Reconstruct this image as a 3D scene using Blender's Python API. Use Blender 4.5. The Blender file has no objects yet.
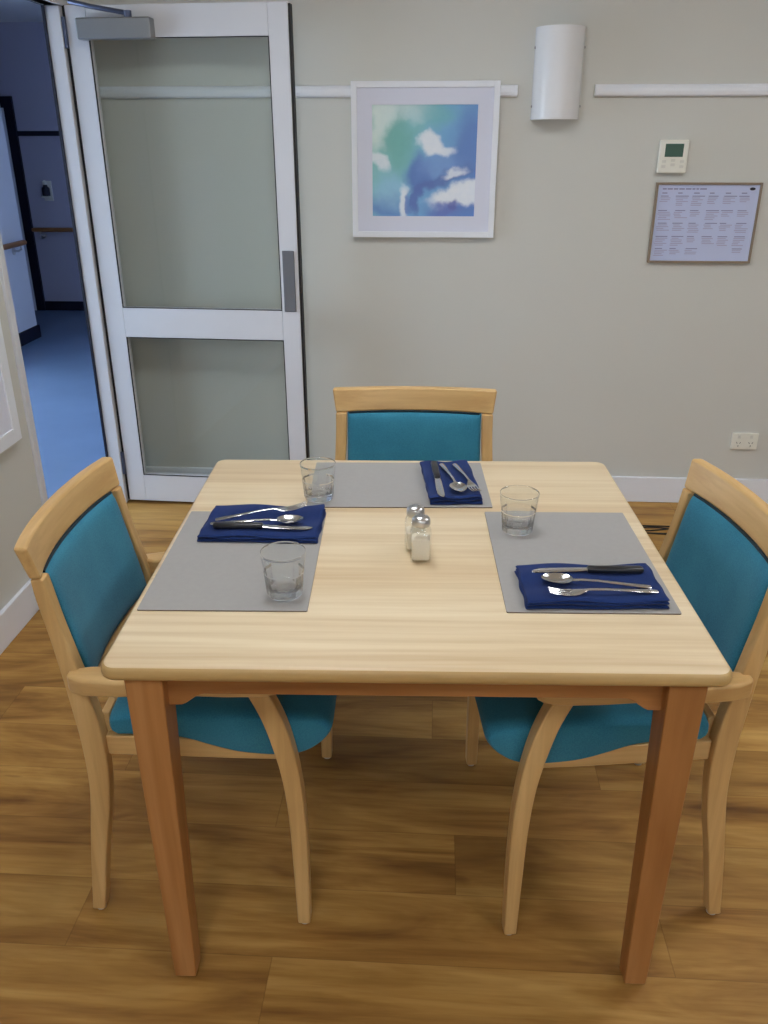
import bpy, bmesh, math, random
from mathutils import Vector, Matrix
random.seed(7)
C = bpy.context.scene.collection
PI = math.pi

# ------------------------------------------------------------------ helpers
def srgb(r, g, b):
    f = lambda c: (c/255/12.92) if c/255 <= .04045 else ((c/255+.055)/1.055)**2.4
    return (f(r), f(g), f(b), 1)

def tag(o, label=None, cat=None, group=None, kind=None):
    if label: o['label'] = label
    if cat: o['category'] = cat
    if group: o['group'] = group
    if kind: o['kind'] = kind
    return o

def empty(name, loc=(0, 0, 0), rz=0, label=None, cat=None, group=None, kind=None):
    o = bpy.data.objects.new(name, None); C.objects.link(o)
    o.location = loc; o.rotation_euler = (0, 0, rz); o.empty_display_size = .05
    return tag(o, label, cat, group, kind)

def obj(name, bm, mats, parent=None, bevel=0, smooth=None, seg=2, angle=35):
    if not isinstance(mats, (list, tuple)): mats = [mats]
    bmesh.ops.recalc_face_normals(bm, faces=bm.faces)
    me = bpy.data.meshes.new(name); bm.to_mesh(me); bm.free()
    for m in mats: me.materials.append(m)
    if smooth is None: smooth = bevel > 0
    if smooth:
        for p in me.polygons: p.use_smooth = True
        me.set_sharp_from_angle(angle=math.radians(angle))
    o = bpy.data.objects.new(name, me); C.objects.link(o)
    if parent: o.parent = parent
    if bevel:
        b = o.modifiers.new('bevel', 'BEVEL'); b.width = bevel; b.segments = seg
        b.limit_method = 'ANGLE'; b.angle_limit = math.radians(angle)
        b.harden_normals = True
    return o

def dup(root, loc, rz, label=None, name=None):
    r = root.copy(); C.objects.link(r); r.location = loc; r.rotation_euler = (0, 0, rz)
    if label: r['label'] = label
    for ch in list(root.children):
        c = ch.copy(); C.objects.link(c); c.parent = r
        for g in list(ch.children):
            d = g.copy(); C.objects.link(d); d.parent = c
    return r

def box(bm, x0, x1, y0, y1, z0, z1, mi=0):
    v = [bm.verts.new((x, y, z)) for z in (z0, z1) for y in (y0, y1) for x in (x0, x1)]
    fs = []
    for q in ((0, 2, 3, 1), (4, 5, 7, 6), (0, 1, 5, 4), (2, 6, 7, 3), (0, 4, 6, 2), (1, 3, 7, 5)):
        f = bm.faces.new([v[i] for i in q]); f.material_index = mi; fs.append(f)
    return fs

def mkbox(*a):
    bm = bmesh.new(); box(bm, *a); return bm

def rings(bm, R, closed=True, cap=True, mi=0):
    """loft between rings (lists of points of equal length)"""
    V = [[bm.verts.new(p) for p in r] for r in R]
    n = len(V[0])
    for a, b in zip(V, V[1:]):
        for i in range(n if closed else n-1):
            f = bm.faces.new((a[i], a[(i+1) % n], b[(i+1) % n], b[i])); f.material_index = mi
    if cap and closed:
        for r in (V[0], V[-1]):
            if n > 2:
                f = bm.faces.new(r); f.material_index = mi
    return V

def lathe(bm, prof, n=32, mod=None, cx=0, cy=0, mi=0):
    """prof: (r,z) list; r=0 ends become poles"""
    prev = None
    for r, z in prof:
        if r < 1e-6: cur = [bm.verts.new((cx, cy, z))]
        else:
            cur = []
            for i in range(n):
                t = 2*PI*i/n; rr = r*(mod(t, z) if mod else 1)
                cur.append(bm.verts.new((cx+rr*math.cos(t), cy+rr*math.sin(t), z)))
        if prev:
            for i in range(n):
                j = (i+1) % n
                if len(prev) == 1 and len(cur) == 1: break
                if len(prev) == 1: f = bm.faces.new((prev[0], cur[j], cur[i]))
                elif len(cur) == 1: f = bm.faces.new((prev[i], prev[j], cur[0]))
                else: f = bm.faces.new((prev[i], prev[j], cur[j], cur[i]))
                f.material_index = mi
        prev = cur

def tube(bm, pts, r, n=8):
    pts = [Vector(p) for p in pts]; R = []
    for i, p in enumerate(pts):
        d = (pts[min(i+1, len(pts)-1)] - pts[max(i-1, 0)]).normalized()
        s = d.cross(Vector((0, 0, 1)))
        if s.length < 1e-3: s = d.cross(Vector((1, 0, 0)))
        s.normalize(); u = s.cross(d)
        R.append([p + s*r*math.cos(2*PI*k/n) + u*r*math.sin(2*PI*k/n) for k in range(n)])
    rings(bm, R)

def catmull(P, n):
    """resample a list of tuples with a Catmull-Rom spline"""
    P = [Vector(p) for p in P]; out = []; m = len(P)-1
    for k in range(n+1):
        t = k/n*m; i = min(int(t), m-1); u = t-i
        p0 = P[i-1] if i > 0 else 2*P[0]-P[1]
        p1, p2 = P[i], P[i+1]
        p3 = P[i+2] if i+2 <= m else 2*P[m]-P[m-1]
        out.append(.5*((2*p1)+(p2-p0)*u+(2*p0-5*p1+4*p2-p3)*u*u+(3*p1-p0-3*p2+p3)*u**3))
    return out

def bar(bm, secs, n=12, e=2.4):
    """loft of super-elliptic sections along x: (x,y,z,half_width,half_thick,[dirx,diry])"""
    R = []
    for s in secs:
        x, y, z, w, t = s[:5]; r = []
        for k in range(n):
            a = 2*PI*k/n; c, q = math.cos(a), math.sin(a)
            cw = math.copysign(abs(c)**(2/e), c); cq = math.copysign(abs(q)**(2/e), q)
            r.append((x, y+w*cw, z+t*cq))
        R.append(r)
    rings(bm, R)

# ------------------------------------------------------------------ materials
class NT:
    def __init__(s, name):
        s.m = bpy.data.materials.new(name); s.m.use_nodes = True
        s.t = s.m.node_tree; s.p = s.t.nodes['Principled BSDF']; s.out = s.t.nodes['Material Output']
    def n(s, typ, **k):
        o = s.t.nodes.new(typ)
        for a, b in k.items(): setattr(o, a, b)
        return o
    def l(s, a, b): s.t.links.new(a, b)
    def coord(s, scale=(1, 1, 1), rot=(0, 0, 0)):
        tc = s.n('ShaderNodeTexCoord'); mp = s.n('ShaderNodeMapping')
        mp.inputs['Scale'].default_value = scale; mp.inputs['Rotation'].default_value = rot
        s.l(tc.outputs['Object'], mp.inputs['Vector']); return mp.outputs['Vector']
    def noise(s, vec, scale, detail=4, rough=.55, dist=0):
        o = s.n('ShaderNodeTexNoise'); o.inputs['Scale'].default_value = scale
        o.inputs['Detail'].default_value = detail; o.inputs['Roughness'].default_value = rough
        o.inputs['Distortion'].default_value = dist
        if vec is not None: s.l(vec, o.inputs['Vector'])
        return o.outputs['Fac']
    def ramp(s, fac, stops):
        o = s.n('ShaderNodeValToRGB'); el = o.color_ramp.elements
        el[0].position, el[0].color = stops[0]; el[1].position, el[1].color = stops[-1]
        for p, c in stops[1:-1]:
            e = el.new(p); e.color = c
        s.l(fac, o.inputs['Fac']); return o.outputs['Color']
    def mix(s, fac, a, b, blend='MIX'):
        o = s.n('ShaderNodeMix', data_type='RGBA', blend_type=blend)
        for v, i in ((fac, 0), (a, 6), (b, 7)):
            if isinstance(v, (int, float, tuple)): o.inputs[i].default_value = v
            else: s.l(v, o.inputs[i])
        return o.outputs[2]
    def math(s, op, a, b=None, c=None):
        o = s.n('ShaderNodeMath', operation=op)
        for i, v in enumerate((a, b, c)):
            if v is None: continue
            if isinstance(v, (int, float)): o.inputs[i].default_value = v
            else: s.l(v, o.inputs[i])
        return o.outputs[0]
    def bump(s, h, strength, dist=.001):
        o = s.n('ShaderNodeBump'); o.inputs['Strength'].default_value = strength
        o.inputs['Distance'].default_value = dist; s.l(h, o.inputs['Height'])
        s.l(o.outputs['Normal'], s.p.inputs['Normal'])
    def set(s, **k):
        for a, b in k.items():
            i = s.p.inputs[a.replace('_', ' ')]
            if isinstance(b, (int, float, tuple)): i.default_value = b
            else: s.l(b, i)
        return s.m

def plain(name, col, rough=.5, metal=0, spec=.5, var=.04, scale=6):
    t = NT(name); v = t.noise(t.coord(), scale, 3)
    dark = tuple(c*(1-var) for c in col[:3])+(1,); lite = tuple(min(1, c*(1+var)) for c in col[:3])+(1,)
    return t.set(Base_Color=t.ramp(v, [(.3, dark), (.7, lite)]), Roughness=rough, Metallic=metal, Specular_IOR_Level=spec)

def wood(name, c0, c1, c2, axis, rough=.42, fine=60, long=3.0, spec=.4):
    """grain runs along axis"""
    t = NT(name); s = [fine]*3; s[axis] = long
    s2 = [14]*3; s2[axis] = 1.0
    a = t.noise(t.coord(tuple(s)), 1, 6, .6, .3); b = t.noise(t.coord(tuple(s2)), 1, 3, .5, .8)
    base = t.ramp(b, [(.3, c0), (.5, c1), (.72, c2)])
    g = t.ramp(a, [(.35, (.80, .76, .70, 1)), (.62, (1, 1, 1, 1))])
    t.bump(a, .06, .0006)
    return t.set(Base_Color=t.mix(.65, base, g, 'MULTIPLY'), Roughness=rough, Specular_IOR_Level=spec)

beech = [srgb(198, 159, 103), srgb(207, 170, 114), srgb(215, 181, 126)]
M = {}
for i, ax in enumerate('xyz'):
    M['beech_'+ax] = wood('beech_'+ax, *beech, i, .38)
    M['leg_'+ax] = wood('oak_'+ax, srgb(152, 102, 56), srgb(170, 118, 68), srgb(184, 134, 84), i, .42, 45)

def tabletop_mat():
    t = NT('tabletop_laminate')
    a = t.noise(t.coord((2.0, 62, 4)), 1, 5, .55, .2); b = t.noise(t.coord((.7, 17, 2)), 1, 3, .5, .5)
    base = t.ramp(b, [(.32, srgb(210, 186, 150)), (.5, srgb(222, 203, 170)), (.7, srgb(231, 215, 185))])
    g = t.ramp(a, [(.33, (.84, .78, .68, 1)), (.6, (1, 1, 1, 1))])
    return t.set(Base_Color=t.mix(.7, base, g, 'MULTIPLY'), Roughness=.36, Specular_IOR_Level=.5)
M['top'] = tabletop_mat()
M['edge'] = wood('edge_band', srgb(178, 146, 92), srgb(190, 158, 104), srgb(198, 168, 114), 0, .4)

def floor_mat():
    t = NT('plank_vinyl'); tc = t.n('ShaderNodeTexCoord'); sx = t.n('ShaderNodeSeparateXYZ')
    t.l(tc.outputs['Object'], sx.inputs[0]); X, Y = sx.outputs[0], sx.outputs[1]
    PW, PL = .172, 1.22
    r = t.math('DIVIDE', t.math('SUBTRACT', Y, 1.333-20*PW), PW); row = t.math('FLOOR', r); fy = t.math('FRACT', r)
    xs = t.math('DIVIDE', t.math('ADD', t.math('SUBTRACT', X, .075), t.math('MULTIPLY', t.math('SUBTRACT', row, 20), .425)), PL)
    xs = t.math('ADD', xs, 40.0)
    col = t.math('FLOOR', xs); fx = t.math('FRACT', xs)
    cmb = t.n('ShaderNodeCombineXYZ'); t.l(col, cmb.inputs[0]); t.l(row, cmb.inputs[1])
    wn = t.n('ShaderNodeTexWhiteNoise', noise_dimensions='2D'); t.l(cmb.outputs[0], wn.inputs['Vector'])
    off = t.n('ShaderNodeVectorMath', operation='MULTIPLY_ADD')
    t.l(wn.outputs['Color'], off.inputs[0]); off.inputs[1].default_value = (9, 9, 9); t.l(tc.outputs['Object'], off.inputs[2])
    def nz(sc, detail, rough, dist):
        mp = t.n('ShaderNodeMapping'); mp.inputs['Scale'].default_value = sc; t.l(off.outputs[0], mp.inputs['Vector'])
        return t.noise(mp.outputs[0], 1, detail, rough, dist)
    broad = nz((1.5, 9, 1), 4, .55, 1.2); fine = nz((5, 75, 1), 5, .6, .4); knot = nz((5, 11, 1), 2, .5, .6)
    base = t.ramp(broad, [(.26, srgb(112, 76, 36)), (.42, srgb(155, 113, 58)), (.56, srgb(178, 136, 72)), (.74, srgb(198, 158, 92))])
    base = t.mix(.55, base, t.ramp(fine, [(.34, (.68, .60, .50, 1)), (.58, (1, 1, 1, 1))]), 'MULTIPLY')
    kn = t.ramp(knot, [(.70, (0, 0, 0, 1)), (.80, (1, 1, 1, 1))])
    base = t.mix(t.math('MULTIPLY', kn, .55), base, srgb(104, 66, 34))
    val = t.n('ShaderNodeHueSaturation'); t.l(base, val.inputs['Color'])
    t.l(t.math('ADD', .90, t.math('MULTIPLY', wn.outputs['Value'], .2)), val.inputs['Value'])
    ey = t.math('MINIMUM', fy, t.math('SUBTRACT', 1, fy)); ex = t.math('MINIMUM', fx, t.math('SUBTRACT', 1, fx))
    line = t.math('MAXIMUM', t.math('LESS_THAN', t.math('MULTIPLY', ey, PW), .0011), t.math('LESS_THAN', t.math('MULTIPLY', ex, PL), .0012))
    colr = t.mix(t.math('MULTIPLY', line, .30), val.outputs[0], srgb(84, 54, 28))
    return t.set(Base_Color=colr, Roughness=t.math('ADD', .44, t.math('MULTIPLY', fine, .15)), Specular_IOR_Level=.28)
M['floor'] = floor_mat()

def fabric(name, c0, c1, scale=420, rough=.9, sheen=.12, stain=None):
    t = NT(name); v = t.coord(); a = t.noise(v, scale, 2, .6); b = t.noise(v, 9, 3)
    base = t.mix(.5, t.ramp(a, [(.35, c0), (.65, c1)]), t.ramp(b, [(.3, c0), (.7, c1)]))
    t.bump(a, .25, .0008)
    m = t.set(Base_Color=base, Roughness=rough, Sheen_Weight=sheen, Sheen_Roughness=.5, Specular_IOR_Level=.25)
    return m
M['teal'] = fabric('teal_upholstery', srgb(36, 106, 134), srgb(58, 134, 160))
M['gap_shade'] = fabric('dark_gap_shade', srgb(14, 34, 44), srgb(20, 44, 54))  # dark tone for the shaded groove above the back pad
M['navy_cloth'] = fabric('navy_napkin', srgb(14, 35, 84), srgb(24, 50, 108), 600, .95, .06)
def wall_mat(name, col):
    t = NT(name); v = t.coord(); a = t.noise(v, 220, 2); b = t.noise(v, 1.2, 2)
    d = tuple(c*.97 for c in col[:3])+(1,)
    t.bump(a, .05, .0008)
    return t.set(Base_Color=t.ramp(b, [(.3, d), (.7, col)]), Roughness=.62, Specular_IOR_Level=.3)
M['wall'] = wall_mat('wall_paint', srgb(204, 205, 200))
M['ceil'] = wall_mat('ceiling_paint', srgb(236, 235, 230))
M['white'] = plain('white_gloss_paint', srgb(228, 232, 240), .35, 0, .5, .01)
M['alu'] = plain('white_powder_coat', srgb(208, 210, 216), .35, 0, .5, .015)
M['lamp_white'] = plain('white_lamp_cover', srgb(226, 228, 232), .25, 0, .5, .01)
M['matboard'] = plain('mount_board', srgb(214, 218, 234), .8, 0, .3, .01)
M['placemat'] = plain('grey_vinyl_mat', srgb(157, 156, 155), .55, 0, .35, .02, 90)
M['matedge'] = plain('mat_edge', srgb(112, 96, 82), .7)
M['black'] = plain('black_rubber', srgb(16, 16, 20), .6)
M['blackplastic'] = plain('black_plastic_handle', srgb(30, 31, 36), .32)
M['steel'] = plain('polished_steel', (.72, .72, .72, 1), .16, 1, .5, .02)
M['chrome'] = plain('brushed_chrome', (.6, .6, .6, 1), .28, 1, .5, .03, 200)
M['greymetal'] = plain('grey_metal', srgb(150, 152, 154), .42, .7)
M['pull'] = plain('grey_pull_plate', srgb(112, 114, 120), .5, .3)
M['navy'] = plain('navy_paint', srgb(13, 15, 38), .5)
M['corrwall'] = wall_mat('corridor_paint', srgb(178, 178, 196))
M['corrwallpale'] = wall_mat('pale_corridor_paint', srgb(222, 228, 236))
M['corrfloor'] = plain('blue_vinyl', srgb(100, 122, 152), .38, 0, .4, .06, 3)
M['railwood'] = wood('handrail_wood', srgb(140, 96, 58), srgb(154, 108, 68), srgb(166, 120, 78), 0)
M['cork'] = plain('brown_board_frame', srgb(140, 124, 106), .5)
M['paper'] = plain('lavender_paper', srgb(190, 200, 232), .7, 0, .3, .015)
M['ink'] = plain('grey_print', srgb(170, 170, 202), .8)
M['inkdark'] = plain('dark_print', srgb(140, 139, 176), .8)
M['lcd'] = plain('green_lcd', srgb(62, 92, 78), .25)
M['offwhite'] = plain('offwhite_plastic', srgb(228, 228, 218), .4, 0, .5, .01)
M['shade'] = plain('grey_button', srgb(214, 214, 206), .5)
M['salt'] = plain('salt_grains', srgb(226, 216, 196), .9, 0, .3, .05, 500)
M['glide'] = plain('white_glide', srgb(196, 190, 182), .5)
M['hinge'] = plain('hinge_metal', srgb(84, 92, 116), .4, .6)

def glass(name, col=(1, 1, 1, 1), ior=1.45):
    t = NT(name); t.set(Base_Color=col, Roughness=0.0, Transmission_Weight=1.0, IOR=ior)
    tr = t.n('ShaderNodeBsdfTransparent'); ms = t.n('ShaderNodeMixShader'); ms.inputs[0].default_value = .15
    t.l(t.p.outputs[0], ms.inputs[1]); t.l(tr.outputs[0], ms.inputs[2]); t.l(ms.outputs[0], t.out.inputs['Surface']); return t.m
M['glass'] = glass('clear_glass', (.99, .995, 1, 1), 1.45)
def pane(name, tint):
    t = NT(name); t.t.nodes.remove(t.p)
    tr = t.n('ShaderNodeBsdfTransparent'); tr.inputs[0].default_value = tint
    gl = t.n('ShaderNodeBsdfGlossy'); gl.inputs['Roughness'].default_value = .01
    fr = t.n('ShaderNodeFresnel'); fr.inputs['IOR'].default_value = 1.5
    ms = t.n('ShaderNodeMixShader'); ge = t.n('ShaderNodeNewGeometry'); t.l(t.math('MULTIPLY', fr.outputs[0], t.math('SUBTRACT', 1.0, ge.outputs['Backfacing'])), ms.inputs[0]); t.l(tr.outputs[0], ms.inputs[1]); t.l(gl.outputs[0], ms.inputs[2])
    t.l(ms.outputs[0], t.out.inputs['Surface']); return t.m
M['pane'] = pane('door_glass', (.90, .92, .91, 1))
M['shakerglass'] = pane('shaker_glass', (.97, .98, .98, 1))

def emit(name, col, s):
    t = NT(name); return t.set(Base_Color=(.9, .9, .9, 1), Emission_Color=col, Emission_Strength=s)

def art_mat(S=.40):
    t = NT('watercolour'); tc = t.n('ShaderNodeTexCoord')
    nz = t.n('ShaderNodeTexNoise'); nz.inputs['Scale'].default_value = 11; nz.inputs['Detail'].default_value = 5
    t.l(tc.outputs['Object'], nz.inputs['Vector'])
    w = t.n('ShaderNodeVectorMath', operation='MULTIPLY_ADD'); t.l(nz.outputs['Color'], w.inputs[0])
    w.inputs[1].default_value = (.11,)*3; t.l(tc.outputs['Object'], w.inputs[2])
    sx = t.n('ShaderNodeSeparateXYZ'); t.l(w.outputs[0], sx.inputs[0])
    U = t.math('ADD', t.math('DIVIDE', t.math('SUBTRACT', sx.outputs[0], .055), S), .5)
    V = t.math('ADD', t.math('DIVIDE', t.math('SUBTRACT', sx.outputs[2], .055), S), .5)
    def blob(cu, cv, ru, rv, soft, rot=0):
        du = t.math('SUBTRACT', U, cu); dv = t.math('SUBTRACT', V, cv); c, s = math.cos(rot), math.sin(rot)
        a = t.math('DIVIDE', t.math('ADD', t.math('MULTIPLY', du, c), t.math('MULTIPLY', dv, s)), ru)
        b = t.math('DIVIDE', t.math('SUBTRACT', t.math('MULTIPLY', dv, c), t.math('MULTIPLY', du, s)), rv)
        d = t.math('SQRT', t.math('ADD', t.math('MULTIPLY', a, a), t.math('MULTIPLY', b, b)))
        mr = t.n('ShaderNodeMapRange', interpolation_type='SMOOTHSTEP'); t.l(d, mr.inputs[0])
        mr.inputs[1].default_value = 1+soft; mr.inputs[2].default_value = 1-soft
        mr.inputs[3].default_value = 0; mr.inputs[4].default_value = 1
        return mr.outputs[0]
    col = t.ramp(t.math('ADD', t.math('MULTIPLY', U, .75), t.math('MULTIPLY', t.math('SUBTRACT', 1, V), .3)),
                 [(.05, srgb(128, 198, 190)), (.35, srgb(118, 194, 206)), (.6, srgb(92, 164, 214)), (.95, srgb(60, 116, 196))])
    W = srgb(232, 238, 246)
    for a, b, k in ((blob(.24, .70, .16, .26, .7), srgb(84, 172, 160), .8), (blob(.10, .92, .10, .3, .6, -.3), srgb(222, 236, 232), .9),
                    (blob(.36, .96, .22, .07, .7), srgb(206, 226, 226), .8),
                    (blob(.12, .07, .2, .12, .7), srgb(66, 122, 200), .9), (blob(.18, .26, .16, .14, .8), srgb(140, 196, 226), .8),
                    (blob(.62, .92, .16, .10, .8), srgb(90, 180, 186), .7),
                    (blob(.92, .62, .13, .3, .7), srgb(56, 112, 192), .85), (blob(.47, .38, .13, .15, .5), srgb(40, 100, 186), .95),
                    (blob(.68, .46, .2, .1, .7), srgb(96, 142, 208), .8), (blob(.66, .34, .3, .05, .5, .35), srgb(42, 84, 172), .8),
                    (blob(.56, .66, .13, .1, .35, -.4), W, .97), (blob(.70, .60, .12, .05, .6, -.1), W, .9), (blob(.80, .40, .1, .035, .5, .3), W, .85),
                    (blob(.05, .50, .10, .06, .45, -.5), W, .9), (blob(.84, .21, .3, .10, .3, .32), W, .98),
                    (blob(.30, .13, .05, .17, .5), W, .9), (blob(.36, .1, .03, .09, .5), srgb(70, 110, 190), .8),
                    (blob(.43, .13, .04, .16, .5, -.1), srgb(38, 84, 176), .9),
                    (blob(.70, .05, .18, .07, .5, .2), srgb(70, 96, 186), .9), (blob(.80, .10, .05, .06, .5), srgb(60, 74, 170), .85)):
        col = t.mix(t.math('MULTIPLY', a, k), col, b)
    g = t.noise(tc.outputs['Object'], 45, 4, .6)
    col = t.mix(.35, col, t.ramp(g, [(.3, (.8, .86, .94, 1)), (.7, (1, 1, 1, 1))]), 'MULTIPLY')
    col = t.mix(.13, col, srgb(236, 242, 248))
    return t.set(Base_Color=col, Roughness=.55, Specular_IOR_Level=.3)
M['art'] = art_mat()

# ------------------------------------------------------------------ room
L, D, CZ = -1.366, 3.557, 2.45
RX, FY = 3.8, -5.6
WT = .052                                                   # left wall thickness
def struct(name, bm, m, parent=None, **k):
    o = obj(name, bm, m, parent, **k)
    if parent is None: o['kind'] = 'structure'
    return o
struct('floor', mkbox(L-WT, RX, FY, D, -.06, 0), M['floor'])
struct('ceiling', mkbox(L, RX, FY, D, CZ, CZ+.06), M['ceil'])
struct('wall_back', mkbox(L-WT, RX+.1, D, D+.1, 0, CZ), M['wall'])
struct('wall_right', mkbox(RX, RX+.1, FY, D, 0, CZ), M['wall'])
DY0, DY1, DZ = 2.672, 3.395, 1.935                          # doorway in the left wall
bm = bmesh.new()
box(bm, L-WT, L, FY, DY0, 0, CZ); box(bm, L-WT, L, DY1+.055, D, 0, CZ); box(bm, L-WT, L, DY0, DY1+.055, DZ, CZ)
struct('wall_left', bm, M['wall'])
# wall behind the camera with two windows
bm = bmesh.new()
wx = [(.9, 2.1)]
box(bm, L-WT, RX+.1, FY-.1, FY, 0, .85); box(bm, L-WT, RX+.1, FY-.1, FY, 2.1, CZ)
xs = [L-WT, wx[0][0], wx[0][1], RX+.1]
for a, b in ((0, 1), (2, 3)): box(bm, xs[a], xs[b], FY-.1, FY, .85, 2.1)
struct('wall_front', bm, M['wall'])
for i, (a, b) in enumerate(wx):
    w = empty('window_%d' % (i+1), ((a+b)/2, FY-.05, .85), kind='structure')
    h = (b-a)/2; bm = bmesh.new()
    for q in ((-h, -h+.05, 0, 1.25), (h-.05, h, 0, 1.25), (-h, h, 0, .05), (-h, h, 1.2, 1.25), (-.025, .025, .05, 1.2)):
        box(bm, q[0], q[1], -.03, .03, q[2], q[3])
    obj('window_frame', bm, M['white'], w)
    obj('window_glass', mkbox(-h+.05, h-.05, -.003, .003, .05, 1.2), M['pane'], w)

# skirting and picture rails
def skirting(name, bm):
    return struct(name, bm, M['white'], bevel=.004)
skirting('baseboard_back', mkbox(L, RX, D-.016, D, 0, .12))
skirting('baseboard_left', mkbox(L, L+.016, FY, DY0-.036, 0, .12))
skirting('baseboard_right', mkbox(RX-.016, RX, FY, D-.016, 0, .12))
def rail(name, x0, x1):
    R = []
    pr = [(0, 0), (-.013, .001), (-.018, .006), (-.020, .016), (-.019, .028), (-.014, .037), (-.008, .041), (0, .041)]
    bm = bmesh.new(); rings(bm, [[(x, D+a, 1.642+b) for a, b in pr] for x in (x0, x1)])
    return struct(name, bm, M['white'])
rail('trim_1', L, .291); rail('trim_2', .579, RX)

# door frame (jambs and head) round the doorway
bm = bmesh.new()
box(bm, L-WT, L+.001, DY1, DY1+.055, 0, DZ); box(bm, L-WT, L+.010, DY0-.036, DY0, 0, DZ+.045)
box(bm, L-WT, L+.010, DY0, DY1+.055, DZ, DZ+.045)
struct('trim_3', bm, M['alu'], bevel=.003)
bm = bmesh.new()
box(bm, L-WT-.009, L-WT, DY1-.006, DY1+.07, 0, DZ+.06); box(bm, L-WT-.009, L-WT, DY0-.07, DY0, 0, DZ+.06)
box(bm, L-WT-.009, L-WT, DY0, DY1+.06, DZ+.0, DZ+.06)
struct('trim_4', bm, M['navy'])

# ---- glazed door leaf, swung open in front of the back wall
HX, HY = -1.350, 3.452                                      # hinge edge, front face
ang = math.atan2(-.038, .82)
door = empty('door_1', (HX, HY, 0), ang, kind='structure',
             label='white framed two-pane glass door swung open against the back wall', cat='door')
DW, DT, DH = .815, .042, 1.937
bm = bmesh.new()
zs = [(.012, .135), (.748, .868), (1.832, DH)]
box(bm, 0, .078, -DT, 0, .012, DH); box(bm, DW-.073, DW, -DT, 0, .012, DH)
for a, b in zs: box(bm, .078, DW-.073, -DT, 0, a, b)
obj('door_frame', bm, M['alu'], door, bevel=.0025)
bm = bmesh.new()                                            # thin black glazing seals
for (a, b) in ((.135, .748), (.868, 1.832)):
    for q in ((.078, .0815, a, b), (DW-.0755, DW-.073, a, b), (.078, DW-.073, a, a+.003), (.078, DW-.073, b-.003, b)):
        box(bm, q[0], q[1], -DT-.0005, -DT+.005, q[2], q[3])
obj('glazing_seal', bm, M['black'], door)
for (a, b) in ((.135, .748), (.868, 1.832)):
    obj('glass_pane', mkbox(.0815, DW-.0755, -.024, -.018, a+.003, b-.003), M['pane'], door)
obj('gasket_gap_shade', mkbox(-.011, 0, -DT+.006, -.006, .012, DH), M['black'], door)  # hinge side: black strip standing in for the shaded gap beside the jamb
obj('gasket_gap_shade', mkbox(DW, DW+.008, -DT+.004, -.004, .02, DH-.005), M['black'], door)  # free edge: rubber gasket
bm = bmesh.new(); box(bm, DW-.062, DW-.014, -DT-.006, -DT, .865, 1.10)
obj('pull_plate', bm, M['pull'], door, bevel=.004)
for z in (.14, 1.80):
    bm = bmesh.new(); lathe(bm, [(0, z), (.008, z), (.008, z+.10), (0, z+.10)], 12, cx=-.006, cy=-DT-.004)
    obj('hinge', bm, M['hinge'], door, smooth=True)
cl = obj('door_closer', mkbox(.055, .330, -DT-.05, -DT, 1.824, 1.892), M['greymetal'], door, bevel=.006)
bm = bmesh.new(); tube(bm, [(.245, -DT-.03, 1.905), (.12, -DT-.05, 1.925), (.03, -DT-.02, 1.945)], .008)
lathe(bm, [(0, 1.892), (.014, 1.892), (.014, 1.913), (0, 1.913)], 14, cx=.245, cy=-DT-.03)
obj('closer_arm', bm, M['hinge'], cl, smooth=True)

# ------------------------------------------------------------------ corridor beyond the doorway
KX, KY = -3.27, 7.95
struct('floor_corridor', mkbox(-5.2, L-WT, -.5, KY, -.06, 0), M['corrfloor'])
struct('ceiling_corridor', mkbox(-5.2, L-WT, -.5, KY, 2.4, 2.46), M['ceil'])
struct('wall_corridor_far', mkbox(-5.2, L, KY, KY+.1, 0, 2.4), M['corrwall'])
struct('wall_corridor_right', mkbox(L-WT, L, D, KY, 0, 2.4), M['corrwall'])
bm = bmesh.new()                                            # near wall with an unseen opening, added to let daylight into the corridor
box(bm, KX-.12, KX, -.5, 1.6, 0, 2.4); box(bm, KX-.12, KX, 5.6, 6.77, 0, 2.4)
box(bm, KX-.12, KX, 1.6, 5.6, 0, .2); box(bm, KX-.12, KX, 1.6, 5.6, 1.85, 2.4)
struct('wall_corridor_left', bm, M['corrwallpale'])
struct('wall_corridor_end', mkbox(-5.2, L-WT, -.6, -.5, 0, 2.4), M['corrwall'])
struct('wall_corridor_recess', mkbox(-5.3, -5.2, 6.65, KY, 0, 2.4), M['corrwall'])
struct('wall_corridor_return', mkbox(-5.2, KX-.12, 6.65, 6.77, 0, 2.4), M['corrwall'])
w = empty('window_2', (KX-.06, 3.6, .2), kind='structure')  # unseen window, added and sized to light the corridor
bm = bmesh.new()
for q in ((-2, -1.94, 0, 1.65), (1.94, 2, 0, 1.65), (-.03, .03, .06, 1.59), (-1.94, 1.94, 0, .06), (-1.94, 1.94, 1.59, 1.65)):
    box(bm, -.03, .03, q[0], q[1], q[2], q[3])
obj('window_frame', bm, M['alu'], w)
obj('window_glass', mkbox(-.003, .003, -1.94, 1.94, .06, 1.59), M['pane'], w)
bm = bmesh.new(); box(bm, KX, KX+.015, -.5, 6.785, 0, .10)
box(bm, KX-.12, KX+.015, 6.77, 6.785, 0, .10)
struct('baseboard_corridor_left', bm, M['navy'])
struct('baseboard_corridor_far', mkbox(-3.72, L-WT, KY-.015, KY, 0, .085), M['navy'])
struct('trim_5', mkbox(-3.72, L-WT, KY-.02, KY, 1.525, 1.565), M['navy'])
bm = bmesh.new(); box(bm, -3.80, -3.72, KY-.03, KY, 0, 1.84); box(bm, -4.72, -3.80, KY-.03, KY, 1.75, 1.84); box(bm, -4.80, -4.72, KY-.03, KY, 0, 1.84)
struct('trim_6', bm, M['navy'])
dd = empty('door_2', (-3.80, KY-.012, 0), kind='structure')
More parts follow.
